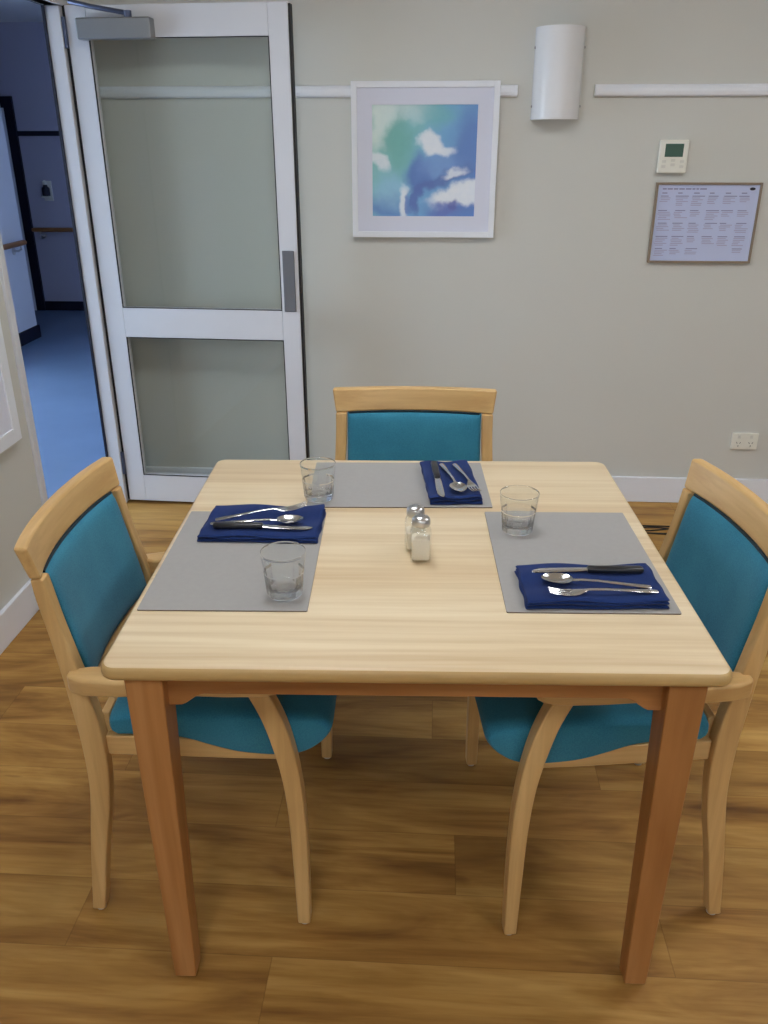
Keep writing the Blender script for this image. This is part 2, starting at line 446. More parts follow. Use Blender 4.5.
bm = bmesh.new(); box(bm, -.92, 0, -.012, .012, 0, 1.75); obj('door_leaf', bm, M['corrwallpale'], dd)
bm = bmesh.new(); tube(bm, [(-.84, -.012, .95), (-.84, -.05, .95), (-.74, -.05, .95)], .009); obj('door_handle', bm, M['chrome'], dd, smooth=True)

def handrail(name, p0, p1, nrm, label):
    o = empty(name, p0, 0, label, 'handrail', 'wooden handrails in the corridor')
    d = Vector(p1)-Vector(p0); ln = d.length; o.rotation_euler = (0, 0, math.atan2(d.y, d.x))
    bm = bmesh.new(); e = [(0, .02, .014), (.012, .022, .019), (ln-.012, .022, .019), (ln, .02, .014)]
    bar(bm, [(x, -.065, 0, a, b) for x, a, b in e], 16, 2.6)
    obj('grip', bm, M['railwood'], o, smooth=True)
    k = max(2, int(ln/.7)); 
    for i in range(k):
        x = .07+(ln-.14)*i/(k-1); bm = bmesh.new()
        tube(bm, [(x, -.003, -.06), (x, -.04, -.06), (x, -.065, -.045), (x, -.065, -.012)], .008)
        lathe(bm, [(0, 0), (.028, 0), (.028, .004), (0, .004)], 14)
        bm.verts.ensure_lookup_table()
        for v in bm.verts[-(14*2+2):]: v.co = Vector((x+v.co.x, -v.co.z, v.co.y-.06))
        obj('bracket', bm, M['chrome'], o, smooth=True)
    return o
handrail('handrail', (-3.70, KY, .74), (-2.2, KY, .74), 0, 'wooden handrail on the far corridor wall below the dispenser')
handrail('handrail', (KX, 6.84-.1, .775), (KX, 5.7, .775), 0, 'wooden handrail on the pale near corridor wall')
# (second rail is built running towards the camera: turn it so that its brackets face the wall)
o = bpy.data.objects['handrail.001']; o.rotation_euler = (0, 0, PI/2); o.location = (KX, 5.62, .765)
d0 = empty('mounted_soap_dispenser', (-3.525, KY, .985), 0, 'small hand sanitiser dispenser on the far corridor wall', 'dispenser')
obj('back_plate', mkbox(-.042, .042, -.012, 0, 0, .17), M['offwhite'], d0, bevel=.004)
bm = bmesh.new(); lathe(bm, [(0, .045), (.032, .045), (.034, .06), (.034, .11), (.018, .128), (.018, .14), (0, .14)], 18, cy=-.048)
obj('bottle', bm, M['navy'], d0, smooth=True)
bm = bmesh.new(); lathe(bm, [(0, .14), (.02, .14), (.02, .16), (.008, .165), (.008, .178), (0, .178)], 14, cy=-.048); tube(bm, [(0, -.048, .172), (0, -.085, .168)], .006)
obj('pump', bm, M['offwhite'], d0, smooth=True)
obj('drip_tray', mkbox(-.036, .036, -.085, -.012, .03, .045), M['offwhite'], d0, bevel=.004)

# ------------------------------------------------------------------ things on the back wall
def framed(name, loc, rz, w, h, fw, depth, mat_w, artm, label):
    o = empty(name, loc, rz, label, 'picture')
    bm = bmesh.new()
    for a, b, c, d in ((-w/2, -w/2+fw, -h/2, h/2), (w/2-fw, w/2, -h/2, h/2), (-w/2+fw, w/2-fw, -h/2, -h/2+fw), (-w/2+fw, w/2-fw, h/2-fw, h/2)):
        box(bm, a, b, -depth, 0, c, d)
    obj('frame', bm, M['white'], o, bevel=.0015)
    iw, ih = w/2-fw, h/2-fw; bm = bmesh.new(); y0, y1 = -depth+.006, -depth+.010
    if mat_w:
        aw, ah = iw-mat_w, ih-mat_w
        for a, b, c, d in ((-iw, -aw, -ih, ih), (aw, iw, -ih, ih), (-aw, aw, -ih, -ah), (-aw, aw, ah, ih)): box(bm, a, b, y0, y1, c, d)
        obj('mount', bm, M['matboard'], o)
        obj('print', mkbox(-aw-.002, aw+.002, y1, y1+.003, -ah-.002, ah+.002), artm, o)
    else:
        obj('mount', mkbox(-iw, iw, y0, y1, -ih, ih), M['matboard'], o)
    return o
framed('framed_picture', (-.055, D, 1.4165), 0, .562, .560, .022, .030, .058, M['art'],
       'white framed square watercolour in teal and blue on the back wall')
lp = framed('framed_picture', (L, 2.272, 1.005), PI/2, .52, .80, .045, .030, .0, None,
       'pale white framed panel on the wall beside the doorway')

# wall light
lt = empty('wall_light', (.4365, D, 1.564), 0, 'white half-round metal wall light above the back chair', 'lamp')
def halfshell(r, d, z0, z1, t, n=28):
    bm = bmesh.new(); R = []
    for (a, b, z) in ((r, d, z0), (r, d, z1), (r-t, d-t, z1), (r-t, d-t, z0), (r, d, z0)):
        R.append([(a*math.cos(PI*k/n), -b*math.sin(PI*k/n), z) for k in range(n+1)])
    rings(bm, R, closed=False); bmesh.ops.remove_doubles(bm, verts=bm.verts, dist=1e-5)
    return bm
obj('cover', halfshell(.090, .095, 0, .305, .004), M['lamp_white'], lt, smooth=True)
obj('mounting_plate', mkbox(-.085, .085, -.006, 0, .01, .295), M['lamp_white'], lt, bevel=.002)
obj('diffuser', halfshell(.084, .088, .02, .026, .080), M['offwhite'], lt, smooth=True)
for sx in (-1, 1):
    for z in (.045, .24):
        bm = bmesh.new(); lathe(bm, [(0, 0), (.005, 0), (.004, .004), (0, .005)], 10)
        for v in bm.verts: v.co = Vector((sx*(.0885+v.co.z), -.014+v.co.x, z+v.co.y))
        obj('screw', bm, M['greymetal'], lt, smooth=True)

# thermostat
th = empty('thermostat', (.895, D, 1.376), 0, 'white thermostat with small green screen above the notice board', 'thermostat')
obj('case', mkbox(-.054, .054, -.022, 0, 0, .118), M['offwhite'], th, bevel=.005, seg=3)
obj('screen', mkbox(-.034, .034, -.0235, -.021, .058, .104), M['lcd'], th)
for x, z in ((-.034, .024), (.0, .030), (.034, .024), (-.034, .042), (0, .046), (.034, .042)):
    obj('button', mkbox(x-.008, x+.008, -.0245, -.021, z-.005, z+.005), M['shade'], th, bevel=.002)

# notice board with a printed programme
nb = empty('notice_board', (1.048, D, 1.043), 0, 'landscape lavender programme sheet in thin brown frame on back wall', 'notice board')
w, h, fw = .402, .300, .008
bm = bmesh.new()
for a, b, c, d in ((-w/2, -w/2+fw, 0, h), (w/2-fw, w/2, 0, h), (-w/2+fw, w/2-fw, 0, fw), (-w/2+fw, w/2-fw, h-fw, h)): box(bm, a, b, -.018, 0, c, d)
obj('frame', bm, M['cork'], nb, bevel=.0015)
pp = obj('sheet', mkbox(-w/2+fw, w/2-fw, -.010, -.004, fw, h-fw), M['paper'], nb)
bm = bmesh.new(); rnd = random.Random(3)
yy = (-.0112, -.0098)
x = -.175
while x < -.02:
    l = rnd.uniform(.010, .028); box(bm, x, x+l, *yy, h-.026, h-.021, 1); x += l+.004
rows = [.258, .205, .158, .108, .062]
for ci in range(6):
    x0 = -.183+ci*.0605
    box(bm, x0+.008, x0+.008+rnd.uniform(.016, .028), *yy, h-.0405, h-.0365, 1)
    for ri, z in enumerate(rows):
        if ri == 4 and ci in (3, 4): continue
        n = rnd.randint(4, 6) if ri < 4 else rnd.randint(3, 5)
        zz = z-.006
        for k in range(n):
            ln = rnd.uniform(.024, .05); s = rnd.uniform(0, .006)
            box(bm, x0+s, x0+s+ln, *yy, zz-.0032, zz, 1 if k == 0 else 0); zz -= .0066
obj('printed_text', bm, [M['ink'], M['inkdark']], pp)
bm = bmesh.new()
R = [[(.166+.011*math.cos(2*PI*k/20), y, h-.023+.0055*math.sin(2*PI*k/20)) for k in range(20)] for y in (-.0115, -.0098)]
rings(bm, R); obj('logo', bm, M['navy'], pp)

# power outlet
po = empty('power_outlet', (1.357, D, .258), 0, 'white double power outlet low on the back wall', 'outlet')
obj('plate', mkbox(-.056, .056, -.012, 0, 0, .074), M['offwhite'], po, bevel=.003)
for sx in (-.026, .026):
    s = obj('socket', mkbox(sx-.019, sx+.019, -.0135, -.0115, .008, .044), M['offwhite'], po, bevel=.002)
    bm = bmesh.new()
    for dx, rot in ((-.007, .5), (.007, -.5), (0, 0)):
        c, q = math.cos(rot), math.sin(rot); zc = .031 if rot else .017
        pts = [(-.0011, -.004), (.0011, -.004), (.0011, .004), (-.0011, .004)]
        rings(bm, [[(sx+dx+a*c-b*q, y, zc+a*q+b*c) for a, b in pts] for y in (-.0142, -.012)])
    obj('pin_slots', bm, M['blackplastic'], s)
    obj('switch', mkbox(sx-.006, sx+.006, -.0165, -.0115, .052, .066), M['shade'], po, bevel=.0015)

# black cord lying on the floor by the wall
bm = bmesh.new()
pts = [(.60, 3.28, .004), (.75, 3.283, .004), (.90, 3.278, .004), (1.02, 3.275, .004), (1.10, 3.262, .004), (1.12, 3.245, .004), (1.05, 3.235, .004),
       (.96, 3.250, .009), (.90, 3.262, .004), (.86, 3.245, .004), (.90, 3.228, .004), (.98, 3.245, .004), (1.06, 3.256, .009), (1.12, 3.23, .004),
       (1.08, 3.210, .004), (.98, 3.204, .004), (.90, 3.206, .004), (1.0, 3.200, .004), (1.2, 3.22, .004), (1.5, 3.30, .004), (1.9, 3.34, .004), (2.4, 3.36, .004)]
tube(bm, catmull(pts, 220), .0030, 8)
tag(obj('loose_cable', bm, M['black'], smooth=True), 'thin black cord looped on the floor near the back skirting', 'cord')

# ------------------------------------------------------------------ dining table
TX, TY, TA = -.0180, 1.0917, .0394
TW, TD, TZ = .999, .948, .74
ca, sa = math.cos(TA), math.sin(TA)
def tw(u, v, z=TZ): return (TX+u*ca-v*sa, TY+u*sa+v*ca, z)
tb = empty('dining_table', (TX, TY, 0), TA, 'square light wood dining table set for three in the room centre', 'table')
def rrect(x0, x1, y0, y1, r, n=6):
    P = []
    for cx, cy, a0 in ((x1-r, y1-r, 0), (x0+r, y1-r, PI/2), (x0+r, y0+r, PI), (x1-r, y0+r, 1.5*PI)):
        for k in range(n+1):
            a = a0+PI/2*k/n; P.append((cx+r*math.cos(a), cy+r*math.sin(a)))
    return P
bm = bmesh.new(); R = []
for ins, z in ((.010, .715), (.004, .7165), (.0008, .7205), (0, .727), (.0012, .7345), (.005, .7388), (.0095, .74)):
    R.append([(x, y, z) for x, y in rrect(-TW/2+ins, TW/2-ins, ins, TD-ins, max(.008, .025-ins*.5))])
V = rings(bm, R)
for f in bm.faces: f.material_index = 0 if f.normal.z > .9 or all(v.co.z > .7385 for v in f.verts) else 1
obj('tabletop', bm, [M['top'], M['edge']], tb, smooth=True, angle=50)
def leg_bm(cx, cy):
    bm = bmesh.new(); ox = .002*(1 if cx > 0 else -1); oy = .003*(1 if cy < .5 else -1)
    R = []
    for z, h, k in ((.006, .0205, 1), (.03, .0215, 1), (.7155, .031, 0)):
        R.append([(cx+k*ox+sx*h, cy+k*oy+sy*h, z) for sx, sy in ((-1, -1), (1, -1), (1, 1), (-1, 1))])
    rings(bm, R); return bm
LX0, LY0, LY1 = .433, .046, TD-.046
for sx in (-1, 1):
    for cy in (LY0, LY1):
        lg = obj('leg', leg_bm(sx*LX0, cy), M['leg_z'], tb, bevel=.003)
        bm = bmesh.new(); lathe(bm, [(0, 0), (.013, 0), (.014, .006), (0, .006)], 16, cx=sx*(LX0+.002), cy=cy+(.003 if cy < .5 else -.003))
        obj('glide', bm, M['glide'], lg, smooth=True)
def apron_bm(ln, t):
    """board along local x, centred, with bracket corners curving down at both ends"""
    P = []; h = ln/2; z1, zm, zb = .7155, .666, .643
    low = [(-h, zb), (-h+.016, zb+.0005)] + [(-h+.016+.045*k/8, zb+(zm-zb)*(.5-.5*math.cos(PI*k/8))) for k in range(1, 9)]
    low = low+[(-x, z) for x, z in reversed(low)]
    bm = bmesh.new()
    R = [[(x, -t/2, z), (x, t/2, z), (x, t/2, z1), (x, -t/2, z1)] for x, z in low]
    rings(bm, R); return bm
def place(o, loc, rz): o.location = loc; o.rotation_euler = (0, 0, rz); return o
il = 2*(LX0-.029)
for cy in (LY0+.004, LY1-.004): place(obj('apron', apron_bm(il, .022), M['leg_x'], tb, bevel=.002), (0, cy, 0), 0)
for sx in (-1, 1): place(obj('apron', apron_bm(LY1-LY0-.058, .022), M['leg_x'], tb, bevel=.002), (sx*(LX0-.004), TD/2, 0), PI/2)

# ------------------------------------------------------------------ chairs
FB = [(.134, .596), (.163, .526), (.184, .445), (.196, .374), (.203, .288), (.206, .181), (.209, .008)]
FF = [(.175, .596), (.204, .522), (.221, .450), (.231, .374), (.236, .283), (.237, .182), (.235, .008)]
RB = [(-.230, .008), (-.211, .182), (-.195, .306), (-.192, .377), (-.195, .451), (-.203, .522), (-.212, .589), (-.225, .673), (-.237, .744), (-.246, .80), (-.255, .858)]
RF = [(-.203, .008), (-.180, .160), (-.160, .270), (-.150, .358), (-.149, .427), (-.156, .500), (-.174, .575), (-.190, .641), (-.204, .704), (-.217, .770), (-.233, .858)]
def strip(A, B, y0, y1, n=26):
    """loft of quads between two side-view edges; y0,y1 functions of z"""
    a, b = catmull(A, n), catmull(B, n); bm = bmesh.new(); R = []
    for p, q in zip(a, b):
        f = lambda g, z: g(z) if callable(g) else g
        R.append([(p.x, f(y0, p.y), p.y), (q.x, f(y0, q.y), q.y), (q.x, f(y1, q.y), q.y), (p.x, f(y1, p.y), p.y)])
    rings(bm, R); return bm
BOW = .030
def bow(y): return -BOW*(1-abs(y/.2325)**2.2)
def lean(z): return -.180-(z-.55)*.209
ch = empty('dining_chair', (0, 0, 0), 0, 'wooden armchair with teal seat and back, standing nearest the open doorway', 'chair', 'teal dining chairs round the table')
for s in (-1, 1):
    lo, hi = (.239, .272) if s > 0 else (-.272, -.239)
    lg = obj('leg', strip(FB, FF, lo, hi), M['beech_z'], ch, bevel=.004, angle=50)
    bm = bmesh.new(); lathe(bm, [(0, 0), (.010, 0), (.011, .009), (0, .009)], 14, cx=.222, cy=s*.2555); obj('glide', bm, M['glide'], lg, smooth=True)
    po_ = lambda z: .248-.008*min(1, max(0, z)/.45)-.017*(lambda q: q*q*(3-2*q))(min(1, max(0, (z-.40)/.36)))
    out = lambda z, s=s: s*po_(z); inn = lambda z, s=s: s*(po_(z)-.031)
    RBt = [p for p in RB if p[1] < .78]+[(-.2405, .785)]; RFt = [p for p in RF if p[1] < .77]+[(-.2175, .785)]
    lg = obj('leg', strip(RBt, RFt, out if s < 0 else inn, inn if s < 0 else out), M['beech_z'], ch, bevel=.004, angle=50)
    bm = bmesh.new(); lathe(bm, [(0, 0), (.010, 0), (.011, .009), (0, .009)], 14, cx=-.216, cy=s*.232); obj('glide', bm, M['glide'], lg, smooth=True)
    # armrest
    secs = [(-.197, .230, .241), (-.188, .220, .253), (-.160, .212, .262), (-.10, .216, .273), (0, .225, .282), (.10, .231, .287), (.17, .232, .286), (.197, .237, .279), (.209, .250, .266)]
    bm = bmesh.new(); R = []
    for x, a, b in secs:
        q = max(0, min(1, (x+.15)/.16)); zt = .600+.015*q; zb = .563+.021*q+.003*max(0, (x-.15)/.06)
        R.append([(x, s*a, zb), (x, s*b, zb), (x, s*b, zt), (x, s*a, zt)])
    rings(bm, R); obj('armrest', bm, M['beech_x'], ch, bevel=.007, seg=3, angle=50)
    # side rail under the seat
    bm = bmesh.new(); rings(bm, [[(x, s*(o-.020), .403), (x, s*o, .403), (x, s*o, .448), (x, s*(o-.020), .448)] for x, o in ((-.150, .2265), (.10, .2325), (.212, .2325))])
    obj('seat_rail', bm, M['beech_x'], ch, bevel=.004)
obj('seat_rail', mkbox(.188, .212, -.214, .214, .403, .43), M['beech_y'], ch, bevel=.004)
obj('seat_rail', mkbox(-.160, -.143, -.208, .208, .403, .490), M['beech_y'], ch, bevel=.004)
# upholstered seat with a waterfall front
low = [(-.126, .449), (-.09, .450), (-.03, .450), (.01, .445), (.05, .433), (.09, .422), (.13, .4155), (.18, .413), (.215, .416), (.245, .427), (.271, .447), (.286, .470), (.2905, .490)]
top = [(-.1385, .459), (-.1425, .478), (-.134, .501), (-.09, .510), (-.03, .514), (.03, .517), (.08, .519), (.13, .520), (.18, .520), (.22, .518), (.248, .516), (.268, .511), (.281, .503)]
prof = [p for p in catmull(top, 34)]+[p for p in reversed(catmull(low, 40))]
n = len(prof); nrm = []
for k in range(n):
    d = prof[(k+1) % n]-prof[k-1]; nrm.append(Vector((-d.y, d.x)).normalized())
cen = Vector((.07, .475))
sg = 1 if sum((prof[k]-cen).dot(nrm[k]) for k in range(n)) < 0 else -1
bm = bmesh.new(); R = []; hw, rr = .2380, .026
offs = [rr*(1-math.cos(PI/2*k/6)) for k in range(7)]
ys = [-hw+rr*(1-math.sin(PI/2*(6-k)/6)) for k in range(7)]+[-.15, -.08, 0, .08, .15]
ys = ys+[hw-rr*(1-math.sin(PI/2*k/6)) for k in range(7)]
for y in ys:
    t = max(0, (abs(y)-(hw-rr))/rr); off = rr*.40*(1-math.sqrt(max(0, 1-t*t)))
    dome = -.010*(abs(y)/hw)**4
    R.append([(p.x+sg*q.x*off, y*(.965+.035*max(0, min(1, (p.x+.14)/.25))), p.y+sg*q.y*off+dome*max(0, min(1, (p.y-.455)/.05))) for p, q in zip(prof, nrm)])
rings(bm, R)
obj('seat', bm, M['teal'], ch, smooth=True, angle=70)
# curved top rail
bm = bmesh.new(); R = []
for k in range(25):
    y = -.2325+.465*k/24; b = bow(y)
    zt = .851-.002*(1-(y/.2325)**2); zb = .785
    R.append([(lean(zb)+.0112+b, y*.960, zb), (lean(zt)+.012+b, y, zt), (lean(zt)-.0125+b, y, zt), (lean(zb)-.0115+b, y*.960, zb)])
rings(bm, R); obj('top_rail', bm, M['beech_y'], ch, bevel=.006, seg=3, angle=50)
# lower back rail
bm = bmesh.new(); R = []
for k in range(17):
    y = -.200+.400*k/16; b = bow(y)*.8
    R.append([(lean(.508)+.011+b, y, .508), (lean(.537)+.011+b, y, .537), (lean(.537)-.011+b, y, .537), (lean(.508)-.011+b, y, .508)])
rings(bm, R); obj('back_rail', bm, M['beech_y'], ch, bevel=.004, angle=50)
# padded back panel
bm = bmesh.new(); nu, nv = 24, 16; F = []; B = []
for j in range(nv+1):
    v = -1+2*j/nv; vz = math.copysign(1-(1-abs(v))**1.6, v); z = .660+.122*vz
    rf, rb = [], []
    for i in range(nu+1):
        u = -1+2*i/nu; uy = math.copysign(1-(1-abs(u))**1.6, u); hw = .1905; y = uy*hw
        e = (1-abs(uy)**14)*(1-abs(vz)**10); x = lean(z)+bow(y)+.004
        rf.append(bm.verts.new((x+.004+.016*e**.5, y, z))); rb.append(bm.verts.new((x-.012-.006*e**.5, y, z)))
    F.append(rf); B.append(rb)
for G in (F, B):
    for j in range(nv):
        for i in range(nu): bm.faces.new((G[j][i], G[j][i+1], G[j+1][i+1], G[j+1][i]))
for j in range(nv):
    for i in (0, nu): bm.faces.new((F[j][i], F[j+1][i], B[j+1][i], B[j][i]))
for i in range(nu):
    for j in (0, nv): bm.faces.new((F[j][i], F[j][i+1], B[j][i+1], B[j][i]))
obj('backrest', bm, M['teal'], ch, smooth=True, angle=70)
bm = bmesh.new(); tube(bm, [(lean(.7825)+bow(y)+.0095, y, .7825) for y in [-.186+.372*k/20 for k in range(21)]], .0032, 8)  # dark tube standing in for the shadow gap under the top rail
obj('gap_shade_strip', bm, M['gap_shade'], ch, smooth=True)
place(ch, (-.471, 1.499, 0), .030)
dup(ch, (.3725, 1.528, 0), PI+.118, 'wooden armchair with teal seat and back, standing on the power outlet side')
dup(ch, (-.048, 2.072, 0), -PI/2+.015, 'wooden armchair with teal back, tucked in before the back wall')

# ------------------------------------------------------------------ table setting
def mat_thing(u0, u1, v0, v1, rz, label, w, d):
    bm = bmesh.new()
    R = [[(x, y, z) for x, y in rrect(-w/2, w/2, -d/2, d/2, .003, 3)] for z in (0, .0022)]
    rings(bm, R)
    for f in bm.faces: f.material_index = 0 if len(f.verts) > 4 else 1
    o = obj('placemat', bm, [M['placemat'], M['matedge']])
    o.location = tw((u0+u1)/2, (v0+v1)/2, TZ+.0002); o.rotation_euler = (0, 0, TA+rz)
    return tag(o, label, 'placemat', 'grey placemats on the table')
mat_thing(-.487, -.186, .178, .605, .004, 'grey placemat in front of the chair nearest the doorway', .300, .427)
mat_thing(-.237, .182, .636, .919, .012, 'grey placemat in front of the chair by the back wall', .418, .284)
mat_thing(.163, .467, .181, .614, .0, 'grey placemat in front of the chair on the outlet side', .304, .432)

def napkin(cu, cv, w, d, rz, label, seed, folds, th=.0052, n=3, lift=0.0):
    """folded cloth: n stacked layers; folds = sides with a rounded fold ('+x','-x','+y','-y')"""
    rn = random.Random(seed); bm = bmesh.new(); nx, nyy = 30, 22
    z0 = 0
    for L_ in range(n):
        dx0, dx1, dy0, dy1 = [rn.uniform(0, .006) for _ in range(4)]
        x0, x1, y0, y1 = -w/2+dx0, w/2-dx1, -d/2+dy0, d/2-dy1
        if '+x' in folds: x1 = w/2-.001*L_
        if '-x' in folds: x0 = -w/2+.001*L_
        if '-y' in folds: y0 = -d/2+.001*L_
        if '+y' in folds: y1 = d/2-.001*L_
        ph = rn.uniform(0, 6); T, Bt = [], []
        for j in range(nyy+1):
            rt, rb = [], []
            for i in range(nx+1):
                a = -1+2*i/nx; b = -1+2*j/nyy
                a = math.copysign(1-(1-abs(a))**1.5, a); b = math.copysign(1-(1-abs(b))**1.5, b)
                x = x0+(x1-x0)*(a+1)/2; y = y0+(y1-y0)*(b+1)/2
                e = 1
                for key, dist in (('+x', x1-x), ('-x', x-x0), ('+y', y1-y), ('-y', y-y0)):
                    rr = th*.5 if key in folds else th*.3
                    if dist < rr:
                        q = math.sqrt(max(0, 1-(1-dist/rr)**2)); e = min(e, q if key in folds else .35+.65*q)
                wav = .0012*math.sin(9*x/w+ph)*(L_+1)*.5+.0010*math.sin(11*y/d+ph*1.7)*(L_+1)*.5
                wav += lift*(L_/(n-1 or 1))*max(0, a)**3*max(0, b)**2
                zb = z0+wav*(L_ > 0)+.0004*L_
                rt.append(bm.verts.new((x+.0015*math.sin(14*y/d+ph), y+.0015*math.sin(10*x/w+ph), max(0.0002, zb+th*(.5+.5*e)))))
                rb.append(bm.verts.new((x+.0015*math.sin(14*y/d+ph), y+.0015*math.sin(10*x/w+ph), max(0.0, zb+th*(.5-.5*e)))))
            T.append(rt); Bt.append(rb)
        for j in range(nyy):
            for i in range(nx):
                bm.faces.new((T[j][i], T[j][i+1], T[j+1][i+1], T[j+1][i])); bm.faces.new((Bt[j][i], Bt[j+1][i], Bt[j+1][i+1], Bt[j][i+1]))
        for j in range(nyy):
            for i in (0, nx): bm.faces.new((T[j][i], T[j+1][i], Bt[j+1][i], Bt[j][i]))
        for i in range(nx):
            for j in (0, nyy): bm.faces.new((T[j][i], T[j][i+1], Bt[j][i+1], Bt[j][i]))
        z0 += th
    o = obj('napkin', bm, M['navy_cloth'], smooth=True, angle=60)
    o.location = tw(cu, cv, TZ+.0025); o.rotation_euler = (0, 0, TA+rz)
    return tag(o, label, 'napkin', 'folded navy napkins')
napkin(-.315, .526, .250, .160, -.025, 'folded navy napkin at the setting nearest the doorway', 1, ('-y', '+x'), lift=.004)
napkin(.321, .264, .256, .146, .02, 'folded navy napkin at the setting on the outlet side', 5, ('-y', '+x'), .0056)
napkin(.094, .768, .122, .240, .07, 'folded navy napkin at the setting by the back wall', 9, ('-y', '+x'), .0060)
NZ = TZ+.0025+.0185

# cutlery: built along +x, handle end at x=-len/2, head at +len/2, lying on z=0
def knife(label):
    o = empty('table_knife', label=label, cat='knife', group='table knives')
    bm = bmesh.new(); bar(bm, [(-.105, 0, .006, .0055, .0045), (-.100, 0, .006, .0085, .0062), (-.06, 0, .006, .0085, .0062), (-.02, 0, .006, .0075, .006), (.0, 0, .006, .0078, .0058), (.004, 0, .006, .006, .0045)], 14, 2.8)
    obj('handle', bm, M['blackplastic'], o, smooth=True, angle=60)
    bm = bmesh.new(); bar(bm, [(.002, 0, .006, .0055, .0014), (.02, 0, .005, .0075, .0011), (.07, .000, .003, .0085, .0009), (.098, .0005, .002, .008, .0008), (.108, .002, .0015, .0055, .0007), (.113, .0035, .0012, .002, .0005)], 10, 2)
    obj('blade', bm, M['steel'], o, smooth=True)
    o.scale = (.94, 1, 1)
    return o
HS = [(-.098, .0035, .0045, .0009), (-.094, .0035, .0068, .0012), (-.075, .0045, .0062, .0014), (-.04, .0065, .0042, .0016), (-.005, .0085, .0030, .0019), (.025, .0085, .0029, .0019)]
def spoon(label):
    o = empty('spoon', label=label, cat='spoon', group='steel spoons')
    bm = bmesh.new(); bar(bm, [(x, 0, z, w, t) for x, z, w, t in HS]+[(.040, 0, .0070, .0042, .0014), (.046, 0, .0062, .0060, .0010)], 10, 2.2)
    obj('handle', bm, M['steel'], o, smooth=True)
    bm = bmesh.new(); n, m = 28, 8; cx, a, b, dp = .067, .029, .0195, .0075
    def shell(off):
        G = [[bm.verts.new((cx, 0, .0012+off))]]
        for k in range(1, m+1):
            r = k/m; G.append([bm.verts.new((cx+a*r*math.cos(2*PI*i/n)*(1 if math.cos(2*PI*i/n) > 0 else .95), b*r*math.sin(2*PI*i/n)*(1-.12*math.cos(2*PI*i/n)), .0012+off*(1-.4*r)+dp*r*r)) for i in range(n)])
        for i in range(n):
            bm.faces.new((G[0][0], G[1][i], G[1][(i+1) % n]))
            for k in range(1, m): bm.faces.new((G[k][i], G[k+1][i], G[k+1][(i+1) % n], G[k][(i+1) % n]))
        return G[-1]
    A = shell(0); B = shell(.0012)
    for i in range(n): bm.faces.new((A[i], A[(i+1) % n], B[(i+1) % n], B[i]))
    obj('bowl', bm, M['steel'], o, smooth=True, angle=60)
    return o
def fork(label):
    o = empty('fork', label=label, cat='fork', group='steel forks')
    bm = bmesh.new(); bar(bm, [(x, 0, z, w, t) for x, z, w, t in HS]+[(.034, 0, .0068, .0060, .0013), (.042, 0, .0048, .0100, .0010), (.050, 0, .0036, .0118, .0009), (.056, 0, .0034, .0118, .0009)], 12, 2.4)
    obj('handle', bm, M['steel'], o, smooth=True)
    bm = bmesh.new()
    for k in range(4):
        y = -.0098+.00653*k
        bar(bm, [(.054, y, .0034, .0021, .0010), (.070, y*.98, .0040, .0020, .0010), (.085, y*.95, .0066, .0017, .0009), (.096, y*.92, .0098, .0010, .0006)], 8, 2)
    obj('tines', bm, M['steel'], o, smooth=True)
    return o
def lay(o, u0, v0, u1, v1, z0=NZ, pitch=0, roll=0):
    """from handle end (u0,v0) to head end (u1,v1) in table coordinates"""
    a = math.atan2(v1-v0, u1-u0)+TA
    o.location = tw((u0+u1)/2, (v0+v1)/2, z0); o.rotation_euler = (roll, pitch, a)
KN, SP, FK = 'black handled steel knife on the napkin ', 'steel spoon on the napkin ', 'steel fork on the napkin '
d, b, r = 'at the setting nearest the doorway', 'at the setting by the back wall', 'at the setting on the outlet side'
lay(knife(KN+r), .436, .296, .219, .299, NZ+.0006)
lay(spoon(SP+r), .412, .238, .244, .258, NZ+.0004)
lay(fork(FK+r), .426, .220, .244, .212, NZ+.0004)
lay(knife(KN+b), .058, .850, .068, .655, NZ+.0018)
lay(spoon(SP+b), .080, .836, .112, .672, NZ+.0015)
lay(fork(FK+b), .112, .838, .148, .672, NZ+.0015)
lay(knife(KN+d), -.418, .478, -.205, .476, NZ+.0006)
lay(spoon(SP+d), -.418, .491, -.226, .509, NZ+.0006)
lay(fork(FK+d), -.410, .508, -.224, .550, NZ+.0095, -.075)

# tumblers
def tumbler(u, v, label, first=[None]):
    if first[0] is None:
        bm = bmesh.new()
        out = [(0, .0015), (.020, .0010), (.0285, 0), (.0315, .0012), (.0328, .004), (.0336, .010), (.0343, .020), (.0351, .030), (.0360, .040), (.0369, .048), (.0378, .056), (.0390, .068), (.0406, .083), (.0408, .0855)]
        inn = [(.0405, .0863), (.0399, .0863), (.0395, .0850), (.0374, .065), (.0358, .053), (.0345, .045), (.0328, .032), (.0308, .020), (.0270, .0145), (.0200, .0130), (0, .0125)]
        def md(t, z):
            if z > .052 or z < .0005: return 1
            k = min(1, (.052-z)/.008)*min(1, z/.006)
            return 1-.05*k*abs(math.sin(6*t))
        lathe(bm, out[:9]+out[9:]+inn, 80, md)
        for f in bm.faces: f.material_index = 1 if f.calc_center_median().z > .045 and f.calc_center_median().z < .0835 else 0
        o = obj('tumbler', bm, [M['glass'], M['shakerglass']], smooth=True, angle=80); first[0] = o
    else:
        o = first[0].copy(); C.objects.link(o)
    o.location = tw(u, v, TZ+.0026); o.rotation_euler = (0, 0, random.random())
    return tag(o, label, 'glass', 'clear tumblers')
tumbler(-.232, .240, 'clear glass tumbler in front of the napkin nearest the doorway')
tumbler(-.211, .684, 'clear glass tumbler on the placemat by the back wall')
tumbler(.223, .518, 'clear glass tumbler behind the napkin on the outlet side')

